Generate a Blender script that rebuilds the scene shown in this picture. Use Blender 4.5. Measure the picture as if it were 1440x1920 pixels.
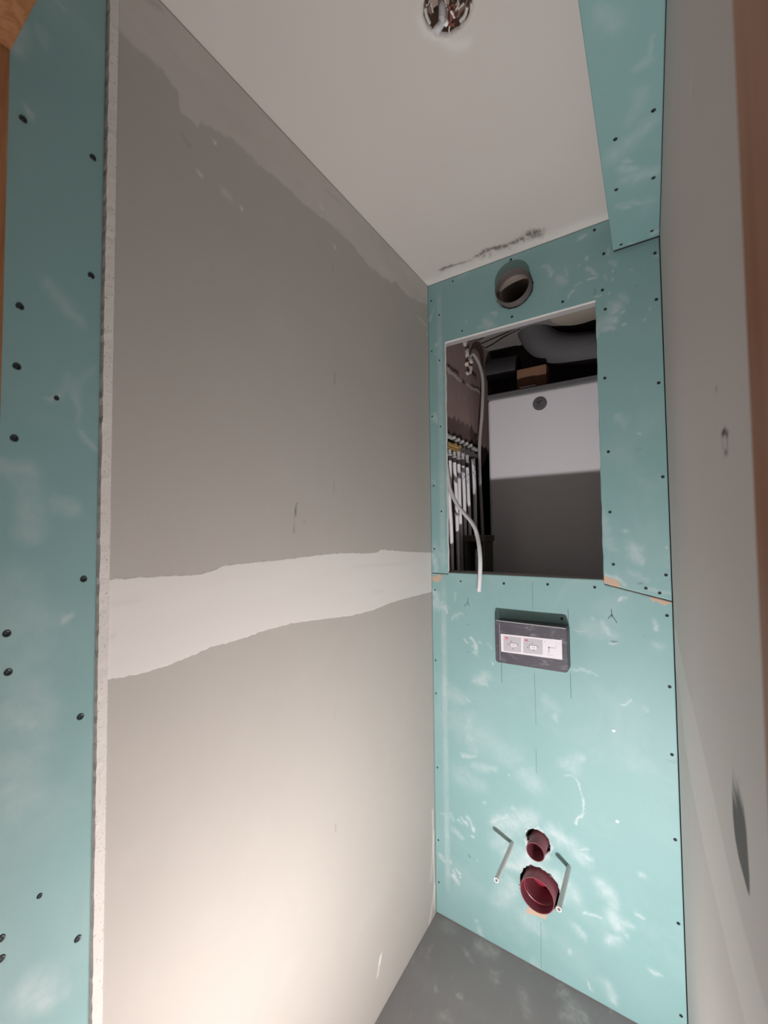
import bpy, bmesh, math, random
import numpy as np
from mathutils import Vector, Matrix

# ------------------------------------------------------------------ clear
for o in list(bpy.data.objects):
    bpy.data.objects.remove(o, do_unlink=True)
SC = bpy.context.scene
COL = SC.collection
rnd = random.Random(7)

# ------------------------------------------------------------------ measured room (metres)
F_PX = 766.9
YAW, PITCH, ROLL = 0.57858, 0.03834, -0.00934
CAM_Z = 1.4636
XL, XR = -0.7264, 0.0461          # left / right wall planes
D = 1.45                          # green back wall plane
H = 2.4342                        # ceiling

_f = Vector((-math.sin(YAW) * math.cos(PITCH), math.cos(YAW) * math.cos(PITCH), math.sin(PITCH)))
_r = Vector((math.cos(YAW), math.sin(YAW), 0))
_u = _r.cross(_f)
_r, _u = (math.cos(ROLL) * _r + math.sin(ROLL) * _u), (-math.sin(ROLL) * _r + math.cos(ROLL) * _u)

# ------------------------------------------------------------------ camera
cam_d = bpy.data.cameras.new('camera')
cam = bpy.data.objects.new('camera', cam_d)
COL.objects.link(cam)
M = Matrix((( _r.x, _u.x, -_f.x, 0), (_r.y, _u.y, -_f.y, 0), (_r.z, _u.z, -_f.z, CAM_Z), (0, 0, 0, 1)))
cam.matrix_world = M
cam_d.sensor_fit = 'HORIZONTAL'
cam_d.sensor_width = 36.0
cam_d.lens = 36.0 * F_PX / 1440.0
cam_d.clip_start = 0.01
cam_d.dof.use_dof = True
cam_d.dof.focus_distance = 1.5
cam_d.dof.aperture_fstop = 13.0
SC.camera = cam

# ------------------------------------------------------------------ world, lamp, exposure
world = bpy.data.worlds.new('world')
SC.world = world
world.use_nodes = True
bg = world.node_tree.nodes['Background']
bg.inputs[0].default_value = (1.0, 0.95, 0.93, 1)
bg.inputs[1].default_value = 0.06

lamp_d = bpy.data.lights.new('work_lamp', 'SPOT')      # floodlight standing low in the doorway, tipped up into the room
lamp_d.energy = 113.0
lamp_d.color = (1.0, 0.965, 0.975)
lamp_d.shadow_soft_size = 0.022
lamp_d.spot_size = math.radians(170)
lamp_d.spot_blend = 1.0
lamp = bpy.data.objects.new('work_lamp', lamp_d)
lamp.location = (-0.03, 0.12, 0.21)
lamp.rotation_mode = 'QUATERNION'
lamp.rotation_quaternion = Vector((0.05, 0.82, 0.58)).to_track_quat('-Z', 'Y')
COL.objects.link(lamp)

vs = SC.view_settings
vs.view_transform = 'Standard'
vs.look = 'None'
vs.gamma = 1.0
vs.use_curve_mapping = False
vs.exposure = 0.0

# ------------------------------------------------------------------ measuring helpers (photo pixel -> point on a real plane)
def ray(x, y):
    return _f + _r * ((x - 720) / F_PX) - _u * ((y - 960) / F_PX)
def on_y(x, y, Y=D):
    v = ray(x, y); p = v * (Y / v.y); return Vector((p.x, p.y, p.z + CAM_Z))
def on_x(x, y, X):
    v = ray(x, y); p = v * (X / v.x); return Vector((p.x, p.y, p.z + CAM_Z))
def on_z(x, y, Z):
    v = ray(x, y); p = v * ((Z - CAM_Z) / v.z); return Vector((p.x, p.y, p.z + CAM_Z))

# ------------------------------------------------------------------ object helpers
def tag(o, label=None, cat=None, group=None, kind=None):
    if label: o['label'] = label
    if cat: o['category'] = cat
    if group: o['group'] = group
    if kind: o['kind'] = kind
    return o

def link(o, parent=None):
    COL.objects.link(o)
    if parent is not None:
        o.parent = parent
        o.matrix_parent_inverse = Matrix.Translation(parent.location).inverted() if parent.type == 'EMPTY' else Matrix.Identity(4)
    return o

def empty(name, loc=(0, 0, 0)):
    o = bpy.data.objects.new(name, None)
    o.empty_display_size = 0.05
    o.location = loc
    COL.objects.link(o)
    return o

def mesh_obj(name, verts, faces, mat, parent=None, smooth=False, loc=None):
    me = bpy.data.meshes.new(name)
    me.from_pydata([tuple(v) for v in verts], [], [tuple(f) for f in faces])
    me.update()
    if smooth:
        me.polygons.foreach_set('use_smooth', [True] * len(me.polygons))
    o = bpy.data.objects.new(name, me)
    if mat is not None:
        me.materials.append(mat)
    if loc is not None:
        o.location = loc
    return link(o, parent)

def bm_obj(name, bm, mat, parent=None, smooth=False):
    me = bpy.data.meshes.new(name)
    bmesh.ops.recalc_face_normals(bm, faces=bm.faces)
    bm.to_mesh(me); bm.free()
    if smooth:
        me.polygons.foreach_set('use_smooth', [True] * len(me.polygons))
    o = bpy.data.objects.new(name, me)
    if mat is not None: me.materials.append(mat)
    return link(o, parent)

def box_bm(x0, x1, y0, y1, z0, z1, bevel=0.0, seg=2):
    bm = bmesh.new()
    bmesh.ops.create_cube(bm, size=1.0)
    for v in bm.verts:
        v.co = Vector((x0 + (v.co.x + .5) * (x1 - x0), y0 + (v.co.y + .5) * (y1 - y0), z0 + (v.co.z + .5) * (z1 - z0)))
    if bevel > 0:
        bmesh.ops.bevel(bm, geom=list(bm.edges), offset=bevel, segments=seg, affect='EDGES', profile=0.5)
    return bm

def box(name, x0, x1, y0, y1, z0, z1, mat, parent=None, bevel=0.0, seg=2):
    return bm_obj(name, box_bm(x0, x1, y0, y1, z0, z1, bevel, seg), mat, parent)

def catmull(pts, n=8):
    P = [Vector(p) for p in pts]
    if len(P) < 3: return P
    Q = [P[0] * 2 - P[1]] + P + [P[-1] * 2 - P[-2]]
    out = []
    for i in range(1, len(Q) - 2):
        p0, p1, p2, p3 = Q[i - 1], Q[i], Q[i + 1], Q[i + 2]
        for k in range(n):
            t = k / n
            out.append(0.5 * ((2 * p1) + (p2 - p0) * t + (2 * p0 - 5 * p1 + 4 * p2 - p3) * t * t + (3 * p1 - p0 - 3 * p2 + p3) * t ** 3))
    out.append(P[-1])
    return out

def tube_data(path, r, seg=14, inner=None, cap=True, ridge=None):
    """solid or hollow round tube along path"""
    n = len(path)
    tang = []
    for i in range(n):
        a = path[max(i - 1, 0)]; b = path[min(i + 1, n - 1)]
        tang.append((b - a).normalized())
    ref = Vector((0, 0, 1)) if abs(tang[0].z) < .9 else Vector((1, 0, 0))
    nrm = tang[0].cross(ref).normalized()
    verts, faces = [], []
    rings = []
    def ring(i, rr):
        nonlocal nrm
        base = len(verts)
        b = tang[i].cross(nrm).normalized()
        for k in range(seg):
            a = 2 * math.pi * k / seg
            verts.append(path[i] + nrm * (rr * math.cos(a)) + b * (rr * math.sin(a)))
        return base
    frames = []
    for i in range(n):
        nrm = (nrm - tang[i] * nrm.dot(tang[i])).normalized()
        rr = r[i] if isinstance(r, (list, tuple)) else r
        if ridge: rr = rr * (1 + ridge * (1 if i % 2 else -1))
        rings.append(ring(i, rr)); frames.append(nrm.copy())
    for i in range(n - 1):
        for k in range(seg):
            k2 = (k + 1) % seg
            faces.append((rings[i] + k, rings[i] + k2, rings[i + 1] + k2, rings[i + 1] + k))
    if inner:
        inr = []
        for i in range(n):
            nrm = frames[i]; inr.append(ring(i, inner))
        for i in range(n - 1):
            for k in range(seg):
                k2 = (k + 1) % seg
                faces.append((inr[i] + k2, inr[i] + k, inr[i + 1] + k, inr[i + 1] + k2))
        for k in range(seg):
            k2 = (k + 1) % seg
            faces.append((rings[0] + k2, rings[0] + k, inr[0] + k, inr[0] + k2))
            faces.append((rings[-1] + k, rings[-1] + k2, inr[-1] + k2, inr[-1] + k))
    elif cap:
        faces.append(tuple(rings[0] + k for k in reversed(range(seg))))
        faces.append(tuple(rings[-1] + k for k in range(seg)))
    return verts, faces

def tube(name, path, r, mat, parent=None, seg=14, inner=None, n=8, ridge=None, smooth=True):
    pts = catmull(path, n) if len(path) > 2 else [Vector(p) for p in path]
    v, f = tube_data(pts, r, seg, inner, True, ridge)
    o = mesh_obj(name, v, f, mat, parent, smooth)
    if smooth:
        o.data.set_sharp_from_angle(angle=math.radians(50))
    return o

def lathe_y(name, prof, cx, cz, mat, parent=None, seg=40, jag=None, ax='y'):
    """revolve (radius, axial) profile about an axis through (cx, cz); axial is Y (ax='y') or Z"""
    verts, faces = [], []
    m = len(prof)
    for k in range(seg):
        a = 2 * math.pi * k / seg
        for (r, t) in prof:
            rr = r if jag is None else r * (1 + jag * math.sin(5 * a + 1) * math.sin(3 * a))
            if ax == 'y': verts.append((cx + rr * math.cos(a), t, cz + rr * math.sin(a)))
            else: verts.append((cx + rr * math.cos(a), cz + rr * math.sin(a), t))
    for k in range(seg):
        k2 = (k + 1) % seg
        for i in range(m - 1):
            faces.append((k * m + i, k * m + i + 1, k2 * m + i + 1, k2 * m + i))
    o = mesh_obj(name, verts, faces, mat, parent, True)
    bm = bmesh.new(); bm.from_mesh(o.data)
    bmesh.ops.remove_doubles(bm, verts=bm.verts, dist=1e-6)
    bmesh.ops.recalc_face_normals(bm, faces=bm.faces)
    bm.to_mesh(o.data); bm.free()
    o.data.set_sharp_from_angle(angle=math.radians(40))
    return o

# ---------- dense wall panels that carry a wear field
def lines(*keys, step=0.003):
    out = []
    for a, b in zip(keys[:-1], keys[1:]):
        n = max(1, int(round(abs(b - a) / step)))
        out += list(np.linspace(a, b, n + 1)[:-1])
    out.append(keys[-1])
    return np.array(out)

class Field:
    """wear layers drawn with capsules in the panel's own two coordinates"""
    def __init__(s, U, V):
        s.U, s.V = U, V
        # wobble the coordinates so that dabs of plaster come out irregular
        rs = np.random.RandomState(5)
        s.UW, s.VW = U.copy(), V.copy()
        s.br = np.zeros_like(U)
        for fr, am in ((45, .0030), (95, .0018), (210, .0010), (420, .0006)):
            for _ in range(3):
                a, b, c, d = rs.uniform(0, 6.28, 4)
                s.UW += am * np.sin(fr * (U * math.cos(a) + V * math.sin(a)) + b)
                s.VW += am * np.sin(fr * (U * math.cos(c) + V * math.sin(c)) + d)
        s.rgb = [np.zeros_like(U), np.zeros_like(U), np.zeros_like(U)]
    def dist(s, a, b):
        ax, ay = a; bx, by = b
        dx, dy = bx - ax, by - ay
        L = dx * dx + dy * dy + 1e-12
        t = np.clip(((s.U - ax) * dx + (s.V - ay) * dy) / L, 0, 1)
        return np.hypot(s.U - ax - t * dx, s.V - ay - t * dy)
    def streak(s, ch, a, b, w, k=1.0, soft=2.0):
        ax, ay = a; bx, by = b
        dx, dy = bx - ax, by - ay
        t = np.clip(((s.UW - ax) * dx + (s.VW - ay) * dy) / (dx * dx + dy * dy + 1e-12), 0, 1)
        d = np.hypot(s.UW - ax - t * dx, s.VW - ay - t * dy)
        w = w * (1.25 - .75 * np.abs(t - .4)) if ch == 0 else w
        s.rgb[ch] = np.maximum(s.rgb[ch], k * np.exp(-(d / w) ** soft))

def panel(name, us, vs_, place, mat, parent=None, keep=None, holes=(), warp=None, draw=None, thick=0.0, rim_mat=None, base=None):
    U, V = np.meshgrid(us, vs_, indexing='ij')
    U = U.astype(float).copy(); V = V.astype(float).copy()
    nu, nv = U.shape
    cu = (U[:-1, :-1] + U[1:, 1:]) / 2; cv = (V[:-1, :-1] + V[1:, 1:]) / 2
    mask = np.ones_like(cu, bool)
    if keep is not None: mask &= keep(cu, cv)
    if warp is not None: U, V = warp(U, V)
    for (hx, hz, hr, jag) in holes:
        wu = (U[:-1, :-1] + U[1:, 1:]) / 2; wv = (V[:-1, :-1] + V[1:, 1:]) / 2
        inside = np.hypot(wu - hx, wv - hz) < hr
        mask &= ~inside
        vin = np.zeros((nu, nv), bool); vout = np.zeros((nu, nv), bool)
        for di in (0, 1):
            for dj in (0, 1):
                vin[di:nu - 1 + di, dj:nv - 1 + dj] |= inside
                vout[di:nu - 1 + di, dj:nv - 1 + dj] |= ~inside
        bd = vin & vout
        ang = np.arctan2(V - hz, U - hx)
        rr = hr * (1 + jag * (np.sin(9 * ang + 2) * np.sin(4 * ang) + .6 * np.sin(23 * ang) * np.sin(3 * ang + 1)))
        U = np.where(bd, hx + rr * np.cos(ang), U); V = np.where(bd, hz + rr * np.sin(ang), V)
    fld = Field(U, V)
    if draw is not None: draw(fld)
    X, Y, Z = place(U, V)
    co = np.stack([X, Y, Z], -1).reshape(-1, 3)
    rgb = np.stack(fld.rgb + [np.ones_like(U)], -1).reshape(-1, 4)
    ii, jj = np.nonzero(mask)
    q = np.stack([ii * nv + jj, (ii + 1) * nv + jj, (ii + 1) * nv + jj + 1, ii * nv + jj + 1], -1)
    used = np.zeros(nu * nv, bool); used[q.ravel()] = True
    remap = np.cumsum(used) - 1
    q = remap[q]; co = co[used]; rgb = rgb[used]
    me = bpy.data.meshes.new(name)
    me.vertices.add(len(co)); me.vertices.foreach_set('co', co.astype(np.float32).ravel())
    me.loops.add(q.size); me.loops.foreach_set('vertex_index', q.ravel().astype(np.int32))
    me.polygons.add(len(q)); me.polygons.foreach_set('loop_start', np.arange(0, q.size, 4, dtype=np.int32))
    me.update(calc_edges=True); me.validate()
    at = me.attributes.new('wear', 'FLOAT_COLOR', 'POINT')
    at.data.foreach_set('color', rgb.astype(np.float32).ravel())
    me.materials.append(mat)
    o = bpy.data.objects.new(name, me)
    if thick > 0:
        me.materials.append(rim_mat or mat)
        md = o.modifiers.new('thickness', 'SOLIDIFY')
        md.thickness = thick; md.offset = -1; md.use_rim = True; md.use_rim_only = True
        md.material_offset_rim = 1
    return link(o, parent)

# ------------------------------------------------------------------ materials
class NT:
    def __init__(s, name, rough=0.7, spec=0.3):
        s.m = bpy.data.materials.new(name); s.m.use_nodes = True
        s.t = s.m.node_tree; s.n = s.t.nodes
        s.b = s.n['Principled BSDF']
        s.b.inputs['Roughness'].default_value = rough
        s.b.inputs['Specular IOR Level'].default_value = spec
        s.tc = s.n.new('ShaderNodeTexCoord')
    def l(s, a, b): s.t.links.new(a, b)
    def noise(s, scale, detail=4, rough=.55, stretch=None, off=0.0, dist=0.0):
        n = s.n.new('ShaderNodeTexNoise'); n.inputs['Scale'].default_value = scale
        n.inputs['Detail'].default_value = detail; n.inputs['Roughness'].default_value = rough
        n.inputs['Distortion'].default_value = dist
        mp = s.n.new('ShaderNodeMapping')
        mp.inputs['Location'].default_value = (off, off * .7, off * 1.3)
        if stretch: mp.inputs['Scale'].default_value = stretch
        s.l(s.tc.outputs['Object'], mp.inputs[0]); s.l(mp.outputs[0], n.inputs['Vector'])
        return n.outputs[0]
    def val(s, v):
        n = s.n.new('ShaderNodeValue'); n.outputs[0].default_value = v; return n.outputs[0]
    def math(s, op, a, b=None, c=None, clamp=False):
        n = s.n.new('ShaderNodeMath'); n.operation = op; n.use_clamp = clamp
        for i, x in enumerate((a, b, c)):
            if x is None: continue
            if isinstance(x, (int, float)): n.inputs[i].default_value = x
            else: s.l(x, n.inputs[i])
        return n.outputs[0]
    def step(s, x, lo, hi):
        n = s.n.new('ShaderNodeMapRange'); n.interpolation_type = 'SMOOTHSTEP'
        n.inputs[1].default_value = lo; n.inputs[2].default_value = hi
        s.l(x, n.inputs[0]); return n.outputs[0]
    def lin(s, x, a, b, c, d):
        n = s.n.new('ShaderNodeMapRange')
        for i, v in enumerate((a, b, c, d)): n.inputs[i + 1].default_value = v
        s.l(x, n.inputs[0]); return n.outputs[0]
    def mix(s, f, a, b):
        n = s.n.new('ShaderNodeMix'); n.data_type = 'RGBA'
        if isinstance(f, (int, float)): n.inputs[0].default_value = f
        else: s.l(f, n.inputs[0])
        for i, x in ((6, a), (7, b)):
            if isinstance(x, tuple): n.inputs[i].default_value = (*x, 1)
            else: s.l(x, n.inputs[i])
        return n.outputs[2]
    def wear(s):
        a = s.n.new('ShaderNodeAttribute'); a.attribute_name = 'wear'
        sp = s.n.new('ShaderNodeSeparateColor'); s.l(a.outputs['Color'], sp.inputs[0])
        return sp.outputs[0], sp.outputs[1], sp.outputs[2]
    def bump(s, h, strength=.2, dist=.002):
        n = s.n.new('ShaderNodeBump'); n.inputs['Strength'].default_value = strength
        n.inputs['Distance'].default_value = dist
        s.l(h, n.inputs['Height']); s.l(n.outputs[0], s.b.inputs['Normal'])
    def out(s, c):
        if isinstance(c, tuple): s.b.inputs['Base Color'].default_value = (*c, 1)
        else: s.l(c, s.b.inputs['Base Color'])
        return s.m

def simple(name, c, rough=.6, spec=.3, vary=.12, scale=30, metal=0.0, bump=0.0):
    t = NT(name, rough, spec)
    n = t.noise(scale, 5)
    lo = tuple(x * (1 - vary) for x in c); hi = tuple(min(1, x * (1 + vary)) for x in c)
    t.b.inputs['Metallic'].default_value = metal
    if bump: t.bump(n, bump, .003)
    return t.out(t.mix(n, lo, hi))

GREEN_A, GREEN_B = (0.188, 0.328, 0.322), (0.228, 0.375, 0.367)
PLASTER = (0.62, 0.65, 0.65)

def mat_green():
    t = NT('moisture_board_paper', .55, .35)
    r, g, b = t.wear()
    base = t.mix(t.noise(3.5, 3), GREEN_A, GREEN_B)
    # broad chalky haze and small scuffs
    haze = t.math('MULTIPLY', t.step(t.noise(4.5, 6, .62, off=3.1, dist=.6), .46, .80), .11)
    flecks = t.math('MULTIPLY', t.step(t.noise(34, 5, .6, stretch=(1, 1, .45), off=1.7), .70, .82), .16)
    rr = t.math('MULTIPLY', r, t.lin(t.noise(38, 6, .65, off=5.5), .30, .70, .30, .95))
    dust = t.math('ADD', t.math('MAXIMUM', haze, flecks), rr, clamp=True)
    c = t.mix(dust, base, PLASTER)
    gt = t.step(t.math('ADD', g, t.math('MULTIPLY', t.math('SUBTRACT', t.noise(70, 4, off=9), .5), .5)), .42, .52)
    c = t.mix(gt, c, (0.46, 0.33, 0.24))
    c = t.mix(t.math('MULTIPLY', b, .8, clamp=True), c, (0.03, 0.055, 0.06))
    t.bump(t.noise(220, 3), .06, .001)
    return t.out(c)

def mat_wall_left():
    t = NT('skimmed_plaster', .75, .2)
    r, g, b = t.wear()
    base = t.mix(t.noise(2.2, 5, .6), (.40, .372, .338), (.448, .418, .383))
    base = t.mix(t.math('MULTIPLY', t.step(t.noise(9, 6, .65, off=4), .5, .8), .25), base, (.485, .455, .42))
    jag = t.math('MULTIPLY', t.math('SUBTRACT', t.noise(55, 6, .7, off=2), .5), .011)
    m1 = t.step(t.math('ADD', r, jag), -.0008, .0012)
    jag2 = t.math('MULTIPLY', t.math('SUBTRACT', t.noise(26, 5, .6, off=6), .5), .04)
    m2 = t.math('MULTIPLY', t.step(t.math('ADD', g, jag2), -.004, .007), t.lin(t.noise(7, 5, .6, stretch=(1, .5, 1.5), off=11), .3, .7, .55, 1.0))
    white = t.mix(t.noise(6, 4, .6, stretch=(1, .4, 3), off=8), (.65, .612, .575), (.71, .675, .64))
    c = t.mix(m2, base, (.575, .53, .50))
    c = t.mix(m1, c, white)
    bp = t.math('MAXIMUM', b, 0.0); bn = t.math('MAXIMUM', t.math('MULTIPLY', b, -1), 0.0)
    c = t.mix(bp, c, (.78, .76, .71))
    c = t.mix(bn, c, (.09, .08, .06))
    t.bump(t.math('ADD', t.math('MULTIPLY', m1, .8), t.math('MULTIPLY', t.noise(60, 4), .12)), .35, .0012)
    return t.out(c)

def mat_wall_right():
    t = NT('grey_plaster_right', .6, .35)
    r, g, b = t.wear()
    base = t.mix(t.noise(2.4, 5, .6), (.62, .58, .555), (.68, .635, .61))
    m1 = t.math('MULTIPLY', t.step(t.math('ADD', r, t.math('MULTIPLY', t.math('SUBTRACT', t.noise(20, 5, off=2), .5), .012)), -.004, .006), .8)
    c = t.mix(m1, base, (.74, .71, .68))
    st = t.step(t.math('ADD', g, t.math('MULTIPLY', t.math('SUBTRACT', t.noise(90, 5, .7, off=5), .5), .5)), .35, .75)
    c = t.mix(st, c, (.085, .058, .052))
    c = t.mix(t.math('MAXIMUM', b, 0.0), c, (.72, .70, .66))
    c = t.mix(t.math('MAXIMUM', t.math('MULTIPLY', b, -1), 0.0), c, (.10, .085, .08))
    t.bump(t.noise(70, 4), .08, .001)
    return t.out(c)

def mat_ceiling():
    t = NT('ceiling_filler', .75, .2)
    r, g, b = t.wear()
    base = t.mix(t.noise(2, 4), (.545, .50, .465), (.59, .545, .51))
    scr = t.math('MULTIPLY', r, t.step(t.noise(60, 7, .75, stretch=(1, .35, 1), off=3), .36, .52))
    c = t.mix(scr, base, (.17, .155, .13))
    c = t.mix(t.math('MAXIMUM', g, 0), c, (.72, .69, .65))
    t.bump(t.noise(40, 4), .05, .001)
    return t.out(c)

def mat_floor():
    t = NT('primed_screed', .6, .3)
    r, g, b = t.wear()
    base = t.mix(t.noise(5, 6, .65, dist=.4), (.24, .225, .225), (.32, .305, .305))
    d = t.math('MULTIPLY', t.step(t.noise(16, 6, .65, stretch=(1, .5, 1), off=2), .58, .74), .5)
    d2 = t.math('MULTIPLY', t.step(t.noise(60, 4, .6, off=7), .70, .76), .6)
    dd = t.math('ADD', t.math('MAXIMUM', d, d2), t.math('MULTIPLY', r, t.lin(t.noise(45, 6, .7), .35, .65, .2, 1.1)), clamp=True)
    c = t.mix(dd, base, (.50, .49, .47))
    t.bump(t.noise(35, 5), .15, .003)
    return t.out(c)

def mat_gypsum():
    t = NT('cut_gypsum', .85, .15)
    base = t.mix(t.noise(12, 5), (.60, .56, .52), (.70, .66, .62))
    pits = t.step(t.noise(240, 4, .6, stretch=(1, 1, 1)), .61, .67)
    c = t.mix(t.math('MULTIPLY', pits, .7), base, (.22, .18, .15))
    t.bump(t.noise(260, 4), .5, .001)
    return t.out(c)

def mat_wood(name, a, b_, rough=.5):
    t = NT(name, rough, .3)
    g = t.noise(9, 6, .6, stretch=(6, 6, .35), dist=1.2)
    c = t.mix(t.step(g, .35, .65), a, b_)
    t.bump(g, .1, .001)
    return t.out(c)

def mat_shaft_brick():
    t = NT('old_red_brown_plaster', .85, .15)
    r, g, b = t.wear()
    n = t.noise(5, 6, .65)
    base = t.mix(n, (.30, .21, .195), (.40, .29, .27))
    base = t.mix(t.math('MULTIPLY', t.step(t.noise(30, 5, .7, stretch=(1, 1, .3), off=3), .58, .72), .4), base, (.52, .45, .41))
    c = t.mix(t.step(t.math('ADD', r, t.math('MULTIPLY', t.math('SUBTRACT', t.noise(60, 5), .5), .7)), .4, .6), base, (.60, .53, .48))
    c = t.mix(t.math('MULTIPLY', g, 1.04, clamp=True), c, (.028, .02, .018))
    t.bump(n, .4, .006)
    return t.out(c)

M_GREEN = mat_green(); M_WL = mat_wall_left(); M_WR = mat_wall_right(); M_CEIL = mat_ceiling()
M_FLOOR = mat_floor(); M_GYP = mat_gypsum(); M_BRICK = mat_shaft_brick()
M_WOOD = mat_wood('stained_pine', (.25, .105, .042), (.36, .165, .072))
M_WOODR = mat_wood('stained_pine_edge', (.38, .165, .085), (.46, .21, .115))
M_SCREW = simple('black_phosphate_screw', (.018, .03, .032), .45, .5, .2, 200)
M_SCREWREC = simple('screw_recess', (.006, .008, .008), .6, .3, .1, 200)
M_WHITE = simple('white_enamel', (.74, .715, .735), .35, .45, .015, 4)
M_DGREY = simple('dark_grey_plastic', (.13, .128, .13), .5, .4, .12, 20)
M_EMBLEM = simple('emblem_grey', (.12, .112, .122), .4, .5, .08, 60)
M_EMBLEMD = simple('emblem_dark_print', (.05, .045, .05), .5, .4, .05, 60)
M_DUCT = simple('grey_foam_duct', (.11, .105, .108), .7, .25, .2, 9, bump=.15)
M_CREAM = simple('cream_duct', (.37, .325, .27), .6, .3, .12, 8)
M_BLACK = simple('black_duct_wrap', (.035, .034, .036), .45, .5, .35, 14)
M_CARD = simple('brown_cardboard', (.24, .125, .075), .8, .2, .12, 10)
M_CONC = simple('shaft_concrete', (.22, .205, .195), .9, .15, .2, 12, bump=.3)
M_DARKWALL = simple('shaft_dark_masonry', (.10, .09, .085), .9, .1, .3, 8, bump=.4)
M_CONDUIT = simple('grey_white_conduit', (.38, .365, .35), .5, .4, .05, 20)
M_HOSE = simple('white_conduit', (.66, .655, .665), .45, .4, .04, 20)
M_PIPEW = simple('white_water_pipe', (.80, .78, .80), .4, .45, .03, 10)
M_BRASS = simple('brass', (.55, .38, .16), .35, .5, .25, 90, metal=.8)
M_CHROME = simple('nickel_fitting', (.66, .65, .64), .3, .6, .2, 90, metal=.35)
M_FERR = simple('dark_ferrule', (.06, .05, .055), .4, .5, .2, 50)
M_BLUE = simple('blue_marker', (.06, .07, .25), .6, .3, .1, 50)
M_OLIVE = simple('olive_casing', (.085, .08, .06), .6, .3, .2, 20)
M_RED = simple('maroon_pipe', (.21, .060, .075), .36, .5, .10, 12)
M_REDIN = simple('maroon_pipe_inside', (.26, .018, .04), .3, .5, .08, 12)
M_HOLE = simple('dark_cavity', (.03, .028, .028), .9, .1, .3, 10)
M_SLEEVE = simple('grey_fixing_sleeve', (.70, .685, .67), .5, .35, .05, 30)
M_SLEEVEIN = simple('sleeve_inside', (.55, .30, .26), .6, .3, .1, 30)
M_MORTAR = simple('mortar_lump', (.58, .52, .48), .9, .1, .2, 60, bump=.6)
M_PENCIL = simple('pencil_line', (.09, .14, .15), .8, .1, .2, 80)
M_PENCILF = simple('faint_pencil_line', (.145, .24, .245), .8, .1, .1, 80)
M_PAPER = simple('label_paper', (.66, .625, .655), .6, .3, .02, 10)
M_PRINT = simple('label_print_grey', (.44, .42, .445), .7, .2, .05, 30)
M_PRINTD = simple('label_print_dark', (.10, .09, .10), .7, .2, .05, 30)
M_PRINTP = simple('label_print_pink', (.60, .30, .33), .7, .2, .05, 30)
M_STEEL = simple('galvanised_profile', (.36, .35, .35), .5, .4, .12, 18)
M_VENT = simple('vent_pipe_grey', (.105, .093, .09), .5, .4, .2, 25)
M_VENTIN = simple('vent_pipe_inside', (.26, .215, .185), .55, .35, .25, 18)
M_PLUG = simple('white_plug', (.85, .86, .85), .4, .4, .02, 30)
M_WIREW = simple('pale_wire', (.52, .48, .44), .5, .3, .1, 30)
M_WIRER = simple('red_brown_wire', (.22, .07, .06), .5, .3, .1, 30)
M_CAV = simple('ceiling_void', (.42, .33, .28), .9, .1, .4, 25, bump=.4)
M_CABLE = simple('grey_cable', (.20, .18, .175), .5, .3, .15, 40)

def mat_box():
    t = NT('smeared_grey_plastic', .45, .4)
    n = t.noise(16, 6, .7, stretch=(.6, 1, 1.6), dist=1.5)
    c = t.mix(t.noise(7, 3), (.052, .048, .060), (.075, .070, .082))
    c = t.mix(t.math('MULTIPLY', t.step(n, .50, .78), .6), c, (.34, .32, .335))
    return t.out(c)
M_BOX = mat_box()

# ------------------------------------------------------------------ STRUCTURE
def struct(o):
    o['kind'] = 'structure'; return o

# floor (runs on through the doorway)
def draw_floor(f):
    for (a, b, w, k) in [((900, 1775), (925, 1785), 9, .8), ((1070, 1875), (1100, 1915), 9, .8), ((1090, 1900), (1060, 1915), 10, .7),
                         ((870, 1780), (885, 1800), 4, .6), ((860, 1862), (862, 1870), 3, .9), ((812, 1845), (814, 1855), 3, .8),
                         ((830, 1905), (850, 1915), 6, .5), ((980, 1860), (985, 1900), 5, .5), ((1060, 1860), (1075, 1890), 6, .7),
                         ((838, 1735), (850, 1745), 8, .35), ((920, 1820), (930, 1840), 5, .4), ((740, 1800), (900, 1900), 14, .12)]:
        p = on_z(*a, 0); q = on_z(*b, 0)
        f.streak(0, (p.x, p.y), (q.x, q.y), w * .0022, k)
struct(panel('floor', lines(XL - .02, XR + .015, step=.005), lines(-.9, 1.47, step=.005), lambda U, V: (U, V, U * 0), M_FLOOR, draw=draw_floor))

# ceiling with the ragged lamp-outlet hole
HOLE = (-.2915, .680)
def draw_ceiling(f):  # panel u = Y, v = X
    def s(ch, a, b, w, k, soft=2):
        p = on_z(*a, H); q = on_z(*b, H); f.streak(ch, (p.y, p.x), (q.y, q.x), w, k, soft)
    for a, b, w, k in [((833, 505), (852, 498), .010, 1), ((855, 497), (872, 490), .006, .8), ((893, 480), (905, 476), .009, 1),
                       ((905, 474), (925, 467), .010, 1), ((925, 467), (960, 456), .011, 1.1), ((960, 455), (985, 446), .013, 1.1),
                       ((985, 446), (1012, 432), .016, 1.05), ((1000, 444), (1010, 440), .014, .9), ((1007, 436), (1010, 449), .008, .8),
                       ((908, 480), (905, 488), .005, .8), ((918, 478), (916, 487), .005, .7), ((958, 462), (958, 468), .004, .7),
                       ((985, 452), (990, 452), .008, .9), ((872, 490), (893, 481), .003, .6)]:
        s(0, a, b, w, k)
    for a, b, w, k in [((803, 532), (1140, 408), .030, .55), ((815, 75), (870, 78), .012, .5), ((790, 40), (800, 70), .01, .4)]:
        s(1, a, b, w, k)
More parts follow.
